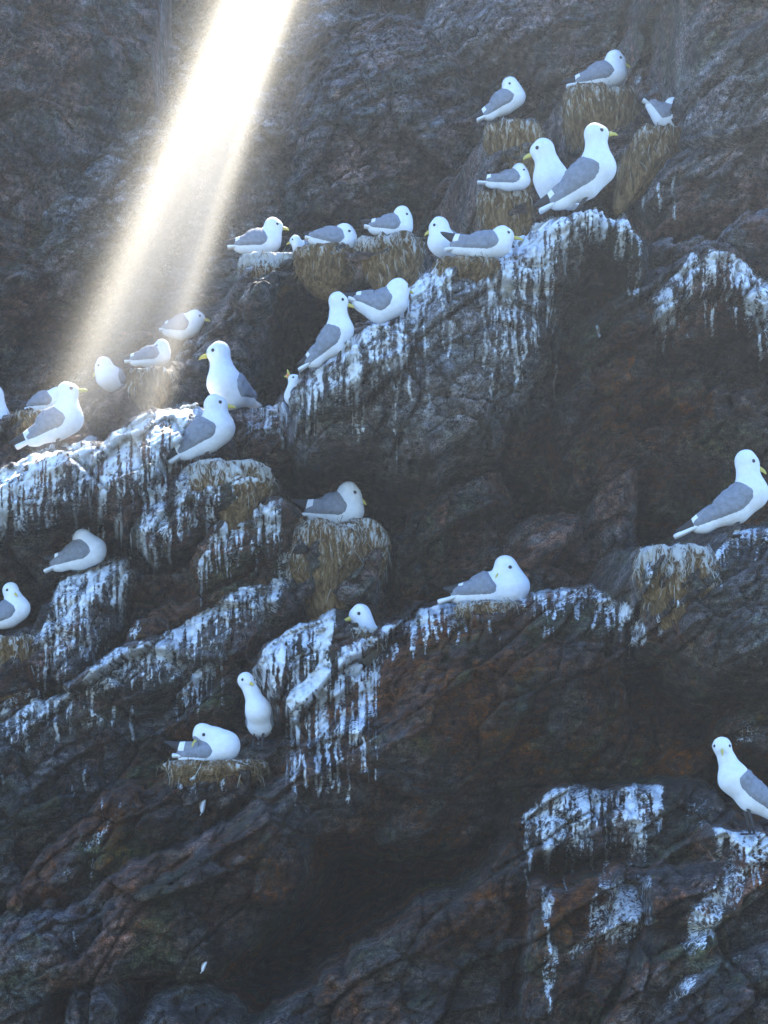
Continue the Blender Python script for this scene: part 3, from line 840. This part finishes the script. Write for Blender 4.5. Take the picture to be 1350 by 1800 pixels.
def tube(pts, rad, seg=8, squash=1.0, side=None):
    """A closed tapering tube; returns verts, quads."""
    pts = [np.asarray(p, float) for p in pts]
    V_, F_ = [], []
    for i, p in enumerate(pts):
        t = unit(pts[min(i + 1, len(pts) - 1)] - pts[max(i - 1, 0)])
        s = side if side is not None else unit(np.cross(t, [0.13, 0.3, 1.0]))
        s = unit(s - t * (s @ t)); n = np.cross(s, t)
        for j in range(seg):
            a = 2 * math.pi * j / seg
            V_.append(p + rad[i] * (math.cos(a) * s * squash + math.sin(a) * n))
    for i in range(len(pts) - 1):
        for j in range(seg):
            F_.append((i * seg + j, i * seg + (j + 1) % seg, (i + 1) * seg + (j + 1) % seg, (i + 1) * seg + j))
    a0 = len(V_); V_.append(pts[0]); a1 = len(V_); V_.append(pts[-1])
    for j in range(0, seg, 1):
        F_.append((a0, (j + 1) % seg, j, a0)); b = (len(pts) - 1) * seg
        F_.append((a1, b + j, b + (j + 1) % seg, a1))
    # degenerate quads at the caps are split into small quads instead
    F2 = F_[:(len(pts) - 1) * seg]
    b = (len(pts) - 1) * seg
    for j in range(0, seg, 2):
        F2.append((a0, (j + 2) % seg, j + 1, j))
        F2.append((a1, b + j, b + j + 1, b + (j + 2) % seg))
    return np.array(V_), np.array(F2)


def ball(c, r, nu=10, nv=6):
    V_, F_ = [], []
    for i in range(nv + 1):
        th = math.pi * (i + 0.001) / (nv + 0.002)
        for j in range(nu):
            ph = 2 * math.pi * j / nu
            V_.append(np.asarray(c) + r * np.array([math.sin(th) * math.cos(ph), math.sin(th) * math.sin(ph), math.cos(th)]))
    for i in range(nv):
        for j in range(nu):
            F_.append((i * nu + j, (i + 1) * nu + j, (i + 1) * nu + (j + 1) % nu, i * nu + (j + 1) % nu))
    return np.array(V_), np.array(F_)


SIZES = []


def gull(label, foot, hr, T, R, M, C, Nk, H, B, tip=None, legs=False, back=0.10, Y=None, fat=1.0, open_bill=None, group='kittiwakes on the nesting cliff', mscale=1.0, wing=1.02):
    """Every joint is (photo x, photo y[, metres further away]); hr is the radius of the head in photo pixels."""
    Y0 = PERCH[label]
    P = {}
    for k, p in dict(T=T, R=R, M=M, C=C, N=Nk, H=H, B=B).items():
        P[k] = at(p[0], p[1], Y0 + (p[2] if len(p) > 2 else 0.0))
    s = hr * Y0 / FPX / 0.0365
    SIZES.append((label[:30], round(s, 2), round(Y0, 2)))
    rT, rR, rM, rC, rN, rH = [s * x for x in (0.012, 0.026, 0.050 * fat * mscale, 0.053 * fat, 0.033, 0.0355)]
    bd = unit(P['B'] - P['H'])
    axis = unit(P['C'] - P['R'])
    up = np.array([0, 0, 1.0]); up = unit(up - axis * (up @ axis))
    lat = unit(np.cross(axis, up))

    def sdf(p):
        k = 0.03 * s
        d = round_cone(p, P['R'] + (P['T'] - P['R']) * 0.25, P['R'], rT * 1.3, rR)
        d = smin(d, round_cone(p, P['R'], P['M'], rR, rM), k)
        d = smin(d, round_cone(p, P['M'], P['C'], rM, rC), k)
        d = smin(d, round_cone(p, P['C'], P['N'], rC * 0.93, rN), k)
        d = smin(d, round_cone(p, P['N'], P['H'], rN, rH * 0.97), 0.02 * s)
        d = smin(d, round_cone(p, P['H'], P['H'] + bd * 0.020 * s, rH, rH * 0.66), 0.015 * s)
        return d
    pts = np.array(list(P.values()))
    lo = np.min([P[k] for k in 'TRMCNH'], axis=0) - 0.075 * s; hi = np.max([P[k] for k in 'TRMCNH'], axis=0) + 0.075 * s
    h = 0.0062 * s
    n = np.ceil((hi - lo) / h).astype(int) + 1
    g = np.stack(np.meshgrid(*[lo[i] + h * np.arange(n[i]) for i in range(3)], indexing='ij'), -1)
    v, f = surface_nets(sdf(g), lo, h)
    nr = vnormals(v, f)
    low = v[:, 2].min()
    ground = at(foot[0], foot[1], Y0)
    base = np.array([P['M'][0], P['M'][1], ground[2] if legs else low])
    root = empty('gull', base)
    tag(root, label, 'gull', group)

    def part(name, V_, F_, m, midx=None, par=root, smooth=True):
        o = mesh_np(name, np.asarray(V_) - base, F_, m, par, smooth, midx)
        return o
    part('body', v, f, M_WHITE)
    # folded wings: the mantle lies on the back and flanks, its rim sinking into the plumage
    rel_ = v - P['R']
    uu = rel_ @ axis; L = np.linalg.norm(P['C'] - P['R'])
    vv = (v - P['M']) @ up; ll = (v - P['M']) @ lat
    spine = np.interp(uu, [0, (P['M'] - P['R']) @ axis, L], [(P['R'] - P['M']) @ up, 0, (P['C'] - P['M']) @ up])
    vv = vv - spine
    f1 = vv + s * np.interp(uu / L, [-0.2, 0.25, 0.7, 1.0], [-0.004, 0.010, 0.024, 0.020])
    f2 = L * wing - uu - 0.35 * np.maximum(vv, 0)
    fw = smin(f1, f2, 0.04 * s) + 0.0035 * s * perlin(uu / s * 120, ll / s * 120 + vv / s * 90, 3)
    neck = np.minimum(round_cone(v, P['N'], P['H'], rN, rH), round_cone(v, P['C'] * 0.35 + P['N'] * 0.65, P['N'], rN * 1.2, rN))
    fw = smin(fw, neck - 0.006 * s, 0.012 * s)
    tipP = at(tip[0], tip[1], Y0 + (tip[2] if len(tip) > 2 else P['T'][1] - Y0)) if tip else P['T'] + up * 0.026 * s - unit(P['R'] - P['T']) * 0.016 * s
    for sg in (1, -1):
        sel = (fw > -0.014 * s) & (ll * sg > -0.004 * s)
        fm = sel[f].all(1)
        used, inv = np.unique(f[fm], return_inverse=True)
        wv = v[used] + nr[used] * (np.clip(fw[used] * 0.45, -0.004 * s, 0.0055 * s) + 0.0034 * s * np.clip(fw[used] / (0.012 * s), 0, 1) * (((-uu[used] / s + 0.25 * np.abs(vv[used] / s) + 0.003 * np.sin(vv[used] / s * 260)) / 0.030) % 1.0 - 0.4))[:, None]
        wf = inv.reshape(-1, 4)
        a0 = P['R'] + axis * 0.050 * s + up * 0.014 * s + lat * sg * 0.031 * s
        a1 = tipP + lat * sg * 0.008 * s
        rings = [0, .2, .4, .55, .56, .75, .9, 1.0]
        wid = [.026, .027, .023, .018, .0178, .012, .007, .001]
        bv, bf = tube([a0 + (a1 - a0) * t - up * 0.006 * s * math.sin(t * 3.1) for t in rings], [w_ * s for w_ in wid], 8, 0.28, lat)
        ringi = np.array([i // 8 for i in range((len(rings) - 1) * 8)])
        bm = np.where(ringi < 2, 0, np.where(ringi < 4, 1, 2))
        bm = np.concatenate([bm, np.full(len(bf) - len(bm), 2)])
        if len(wf):
            V_ = np.concatenate([wv, bv]); F_ = np.concatenate([wf, bf + len(wv)])
            mi = np.concatenate([np.zeros(len(wf), int), bm])
        else:
            V_, F_, mi = bv, bf, bm
        part('wing', V_, F_, [M_GREY, M_WHITE, M_BLACK], mi)
    # tail
    td = P['T'] - P['R']
    tv, tf = tube([P['R'] + td * t for t in (0.0, .3, .6, .9, 1.0)], [s * x for x in (.022, .027, .030, .034, .030)], 8, 1.0, lat)
    ce = np.array([P['R'] + td * t for t in (0.0, .3, .6, .9, 1.0) for _ in range(8)] + [P['R'], P['T']])
    dv = tv - ce; tn = unit(np.cross(lat, unit(td)))
    tv = tv - np.outer(dv @ tn, tn) * 0.72
    part('tail', tv, tf, M_WHITE)
    # bill
    bu = np.array([0, 0, 1.0]); bu = unit(bu - bd * (bu @ bd)); hl = unit(np.cross(bd, bu))
    b0 = P['H'] + bd * 0.036 * s - bu * 0.004 * s
    bl = max(np.linalg.norm(P['B'] - b0), 0.036 * s)
    if open_bill is None:
        qs = [(0, .0092, 0), (.35, .0080, .001), (.7, .0058, .000), (.9, .0036, -.003), (1.0, .0012, -.0060)]
        V_, F_ = tube([b0 + bd * bl * t + bu * o_ * s for t, _, o_ in qs], [r_ * s for _, r_, _ in qs], 8, 0.75, hl)
        part('bill', V_, F_, M_BILL)
    else:
        for e_, nm in zip(open_bill, ('upper_bill', 'lower_bill')):
            e3 = at(e_[0], e_[1], Y0); d3 = e3 - b0
            V_, F_ = tube([b0 + d3 * t for t in (0, .4, .8, 1)], [x * s for x in (.010, .008, .005, .001)], 8, 0.8, hl)
            part(nm, V_, F_, M_BILL)
        mid = (at(*open_bill[0], Y0) + at(*open_bill[1], Y0)) / 2
        V_, F_ = tube([b0 - bd * .004 * s, b0 + (mid - b0) * .35, b0 + (mid - b0) * .75], [x * s for x in (.013, .0115, .004)], 8, 0.7, hl)
        part('gape', V_, F_, M_GAPE)
    # eyes
    for sg in (1, -1):
        d = unit(hl * sg * 0.86 + bd * 0.42 + bu * 0.20)
        o_ = P['H'] + bd * 0.004 * s
        t = 0.01 * s
        while sdf((o_ + d * t)[None])[0] < 0 and t < 0.08 * s: t += 0.0008 * s
        V_, F_ = ball(o_ + d * (t - 0.0022 * s), 0.0068 * s)
        part('eye', V_, F_, M_EYE)
    if legs:
        for sg in (1, -1):
            top = P['M'] + axis * 0.012 * s - up * rM * 0.7 + lat * sg * 0.020 * s
            ft = np.array([ground[0] + lat[0] * sg * 0.022 * s, Y0 + lat[1] * sg * 0.022 * s, ground[2]])
            V_, F_ = tube([top, (top + ft) / 2 - axis * 0.006 * s, ft], [.0085 * s, .0055 * s, .0055 * s], 8)
            lg = part('leg', V_, F_, M_LEG)
            hd = np.array([axis[0], axis[1], 0]); hd = unit(hd)
            V_, F_ = tube([ft - hd * .006 * s, ft + hd * .018 * s, ft + hd * .036 * s], [.006 * s, .013 * s, .018 * s], 8, 1.0, unit(np.cross(hd, [0, 0, 1])))
            V_[:, 2] = ft[2] + (V_[:, 2] - ft[2]) * 0.25
            mesh_np('foot', V_ - base, F_, M_LEG, lg)
    return root


# ------------------------------------------------------------------ nests
def nest(label, cx, ty, w, h, Y=None, limed=0.35, lean=0.0, n=520, fwd=0.3, name_cat='nest'):
    Y0 = Y if Y else hit(cx, ty + 0.35 * h)
    c = at(cx, ty, Y0); k = FPX / Y0
    rw, hh = w / k / 2, h / k
    c[1] = c[1] + rw * 0.75 - fwd * rw
    root = empty('nest', c); tag(root, label, name_cat, 'seaweed and grass nests stuck to the cliff')
    rs = np.random.RandomState(int(cx * 7 + ty))
    nu, nv = 56, 30
    V_, F_, ga = [], [], []
    prof = [(0.0, -0.06), (0.45, -0.05), (0.72, 0.00), (0.90, -0.01), (1.0, -0.10), (1.03, -0.28), (0.98, -0.48), (0.86, -0.70), (0.62, -0.98), (0.34, -1.22), (0.0, -1.34)]
    pr = np.array(prof); tt = np.linspace(0, 1, len(pr))
    for i in range(nv + 1):
        t = i / nv
        r = np.interp(t, tt, pr[:, 0]); z = np.interp(t, tt, pr[:, 1])
        for j in range(nu):
            a = 2 * math.pi * j / nu
            V_.append((r * math.cos(a), r * math.sin(a), z))
    V_ = np.array(V_)
    ang = np.arctan2(V_[:, 1], V_[:, 0]); zz = V_[:, 2]
    ns = fbm(np.cos(ang) * 1.6 + cx, np.sin(ang) * 1.6 + zz * 1.8 + ty, 5, 4, 0.6)
    st = perlin(ang * 9 + cx, zz * 2.0, 9)
    sc = 1 + 0.34 * ns + 0.07 * st
    xyz = np.stack([V_[:, 0] * sc * rw + lean * zz * hh, V_[:, 1] * sc * rw, zz * hh + 0.10 * hh * fbm(V_[:, 0] * 2.2 + cx, V_[:, 1] * 2.2, 6, 3) * (zz > -0.5)], -1)
    for i in range(nv):
        for j in range(nu):
            F_.append((i * nu + j, (i + 1) * nu + j, (i + 1) * nu + (j + 1) % nu, i * nu + (j + 1) % nu))
    gu = 1.5 * limed * np.clip(1.25 + zz * 1.5, 0, 1.2) + 0.5 * limed * ns
    mesh_np('nest_cup', xyz, F_, M_NEST, root, True, None, {'guano': gu})
    # loose stems lying over the rim and hanging down the sides
    SV, SF, SM = [], [], []
    for q in range(int(n * 0.42)):
        a = rs.uniform(math.pi * 0.92, math.pi * 2.08)
        z0 = rs.uniform(-0.85, 0.02)
        r0 = np.interp(-z0, [-.02, 0.1, 0.3, 0.5, 0.7, 0.9], [0.9, 1.0, 1.03, 0.98, 0.86, 0.68]) * (1 + 0.34 * fbm(np.array([math.cos(a) * 1.6 + cx]), np.array([math.sin(a) * 1.6 + z0 * 1.8 + ty]), 5, 4, .6)[0])
        ln = rs.uniform(0.015, 0.045); da_ = rs.normal(0, 0.5)
        p = np.array([r0 * math.cos(a) * rw + lean * z0 * hh, r0 * math.sin(a) * rw, z0 * hh])
        out = np.array([math.cos(a), math.sin(a), 0]); tg = np.array([-math.sin(a), math.cos(a), 0])
        d = unit(np.array([0, 0, -1.0]) * rs.uniform(0.2, 1.2) + tg * da_ + out * rs.uniform(0.0, 0.5))
        wd = rs.uniform(0.0005, 0.0012)
        p0 = p - d * ln * 0.3 + out * 0.002; p1 = p + out * rs.uniform(.001, .007) + d * ln * 0.3; p2 = p + out * rs.uniform(-.002, .006) + d * ln * 0.85 + np.array([0, 0, -0.3 * ln])
        b = len(SV)
        for pp, ww in ((p0, wd), (p1, wd), (p2, wd * 0.4)):
            SV += [pp - tg * ww, pp + tg * ww, pp + out * ww * 1.2]
        for s_ in (0, 3):
            for e in range(3):
                SF.append((b + s_ + e, b + s_ + (e + 1) % 3, b + s_ + 3 + (e + 1) % 3, b + s_ + 3 + e))
                SM.append(0)
        m = 2 if rs.rand() < limed * 0.8 * (1.1 + z0) else (0 if rs.rand() < 0.55 else 1)
        SM[-6:] = [m] * 6
    o = mesh_np('straw', np.array(SV), np.array(SF), M_STRAW, root, False, SM)
    o['kind'] = 'stuff'
    return root


NESTS = [
    ('tall shaggy brown nest under the topmost gull beside the right pillar', 1058, 152, 128, 150, None, .25, 0, 620),
    ('brown nest below the second highest gull, with a white splash on its right', 903, 214, 104, 110, None, .25, 0, 420),
    ('small brown nest under the low sitting gull left of the standing pair', 890, 333, 96, 86, None, .3, 0, 420),
    ('long orange-brown nest slumping down left from the foot of the right pillar', 1170, 222, 84, 120, 12.25, .25, .55, 420),
    ('straw nest on the cave rim under the leftmost gull of the row', 478, 446, 110, 60, None, .7, 0, 420),
    ('straw nest on the cave rim under the gull with its head turned back', 575, 432, 116, 72, None, .25, 0, 460),
    ('rough brown nest on the cave rim under the grey-backed gull', 690, 414, 112, 92, None, .35, 0, 460),
    ('flat brown nest under the long low sitting gull beside the white dome', 822, 452, 110, 40, None, .3, 0, 300),
    ('big shaggy grass nest hanging in the middle of the cliff', 582, 917, 165, 150, None, .35, 0, 900),
    ('thick straw nest on the right below the large standing gull', 1195, 962, 130, 120, None, .5, 0, 650),
    ('flat brown nest under the preening gull at lower left', 385, 1336, 170, 50, None, .3, .2, 420),
    ('low nest of dry stems under the gull sitting right of centre', 868, 1056, 130, 40, None, .45, 0, 420),
    ('brownish straw nest at the left edge below the cut-off gull', 8, 1118, 100, 90, None, .3, 0, 380),
    ('greenish old nest below the gull on the left guano ledge', 392, 812, 130, 100, None, .45, -.2, 480),
    ('small nest crumbling from the ledge in the sunbeam', 262, 648, 80, 60, None, .3, 0, 260),
    ('brown nest rim round the gull showing only its head', 632, 1104, 84, 34, None, .6, 0, 260),
    ('small brown nest behind the gull with outstretched bill at left', 58, 724, 84, 44, None, .3, 0, 240),
]
for a in NESTS: nest(*a)

# ------------------------------------------------------------------ the birds
NB = []
for a, kw in BIRDS: gull(*a, **kw)
for q in SIZES: print('SIZE', q)


# ------------------------------------------------------------------ stray feathers
def feather(label, px, py, ln, ang):
    Y0 = hit(px, py) - 0.02
    c = at(px, py, Y0)
    root = empty('feather', c); tag(root, label, 'feather', 'white feathers caught on the rock')
    V_, F_ = [], []
    n = 9
    for i in range(n):
        t = i / (n - 1)
        w_ = ln * 0.26 * math.sin(math.pi * (0.12 + 0.85 * t)) ** 0.8
        cv = 0.25 * ln * math.sin(t * 2.2)
        x, z = (t - 0.5) * ln, cv
        for s_, dy in ((-1, -0.004), (0, -0.010), (1, -0.004), (0, -0.002)):
            a, b = x, z + s_ * w_
            V_.append((a * math.cos(ang) - b * math.sin(ang), dy, a * math.sin(ang) + b * math.cos(ang)))
    for i in range(n - 1):
        for e in range(4):
            F_.append((i * 4 + e, i * 4 + (e + 1) % 4, i * 4 + 4 + (e + 1) % 4, i * 4 + 4 + e))
    mesh_np('vane', V_, F_, M_WHITE, root)
    V_, F_ = tube([np.array([math.cos(ang) * a, -0.008, math.sin(ang) * a]) * np.array([1, 1, 1]) for a in (-0.75 * ln, -0.5 * ln, -.2 * ln)], [.0012, .0012, .001], 8)
    mesh_np('quill', V_, F_, M_WHITE, root)


feather('white feather stuck on dark rock below the preening gull', 360, 1418, 0.040, 1.1)
feather('tiny white curled feather alone on the dark rock near the bottom', 361, 1700, 0.030, 0.9)

# ------------------------------------------------------------------ air
b = N('thin_sea_haze')
pv = b.n('ShaderNodeVolumePrincipled')
pv.inputs['Color'].default_value = (0.78, 0.88, 1.0, 1)
pv.inputs['Density'].default_value = HAZE_DENSITY
pv.inputs['Anisotropy'].default_value = 0.82
b.t.links.new(pv.outputs[0], b.out.inputs['Volume'])
bx0, bx1 = np.array([-8.0, -1.5, -3.8]), np.array([8.0, 20.0, 12.2])
cv = np.array([[(bx0, bx1)[i][0], (bx0, bx1)[j][1], (bx0, bx1)[k][2]] for i in (0, 1) for j in (0, 1) for k in (0, 1)])
haze = mesh_np('haze', cv, [(0, 1, 3, 2), (4, 6, 7, 5), (0, 4, 5, 1), (2, 3, 7, 6), (0, 2, 6, 4), (1, 5, 7, 3)], b.m, None, False)
haze['kind'] = 'stuff'

# added volume, dense only along the light streak, lit through the cut gap
b = N('light_streak_mist')
LEN = 3.2
A0 = at(470, 0, 12.5) - dn * 0.55
xx = unit(np.cross([0, 1.0, 0.2], dn))
xx = xx if xx[0] > 0 else -xx
yx = unit(np.array([-0.03, 1.0, 0.24]))                        # spread runs along the line of sight, thickening the added streak
BAS = np.stack([xx, yx, dn], 1)
INV = np.linalg.inv(BAS)
tc = b.n('ShaderNodeTexCoord').outputs['Object']


def axis_of(r):
    o = b.n('ShaderNodeVectorMath', operation='DOT_PRODUCT', inp={0: tc, 1: tuple(INV[r])}).outputs['Value']
    return b.math('SUBTRACT', o, float(INV[r] @ A0))


x_, y_, z_ = axis_of(0), axis_of(1), axis_of(2)
t = b.math('DIVIDE', z_, LEN)                                  # 0 at the top, 1 at the foot
sep = b.math('MULTIPLY_ADD', t, 0.088, 0.012)


def lobe(cx_, w_):
    a_ = b.math('DIVIDE', b.math('SUBTRACT', x_, cx_), w_)
    return b.math('EXPONENT', b.math('MULTIPLY', b.math('MULTIPLY', a_, a_), -1.0))


neg = b.math('MULTIPLY', sep, -1.0)
d = b.math('ADD', lobe(neg, 0.080), b.math('MULTIPLY', lobe(sep, 0.052), 0.85))
d = b.math('MINIMUM', d, 0.85)
d = b.math('ADD', d, b.math('MULTIPLY', lobe(0.0, 0.20), 0.13))
yy = b.math('DIVIDE', b.math('ADD', y_, 0.60), 0.90)
d = b.math('MULTIPLY', d, b.math('EXPONENT', b.math('MULTIPLY', b.math('MULTIPLY', yy, yy), -1.0)))
fade = b.math('SUBTRACT', 1.0, t, clamp=True)
fade = b.math('POWER', fade, 0.55)
d = b.math('MULTIPLY', d, fade)
wisp = b.noise(tc, 3.0, 2, 0.5)
d = b.math('MULTIPLY', d, b.math('MULTIPLY_ADD', wisp, 0.8, 0.6))
d = b.math('MULTIPLY', d, STREAK_DENSITY)
pv = b.n('ShaderNodeVolumePrincipled', inp={'Density': d})
pv.inputs['Color'].default_value = (1.0, 0.96, 0.86, 1)
pv.inputs['Anisotropy'].default_value = 0.6
b.t.links.new(pv.outputs[0], b.out.inputs['Volume'])
V_, F_ = [], []
ring = 16
for i, (zz, rr) in enumerate(((0, .36), (LEN * .5, .36), (LEN, .36))):
    for j in range(ring):
        a = 2 * math.pi * j / ring
        V_.append(A0 + BAS @ np.array([rr * math.cos(a), 1.60 * math.sin(a) - 0.60, zz]))
for i in range(2):
    for j in range(ring):
        F_.append((i * ring + j, i * ring + (j + 1) % ring, (i + 1) * ring + (j + 1) % ring, (i + 1) * ring + j))
for bse, flip in ((0, True), (2 * ring, False)):
    for j in range(1, ring - 1, 2):
        q = (bse, bse + j, bse + j + 1, bse + (j + 2) % ring)
        F_.append(q[::-1] if flip else q)
streak_mist = mesh_np('streak_mist', V_, [q[::-1] for q in F_], b.m, None, False)
streak_mist['kind'] = 'stuff'
print('TRIS', sum(len(o.data.polygons) for o in bpy.data.objects if o.type == 'MESH') * 2)
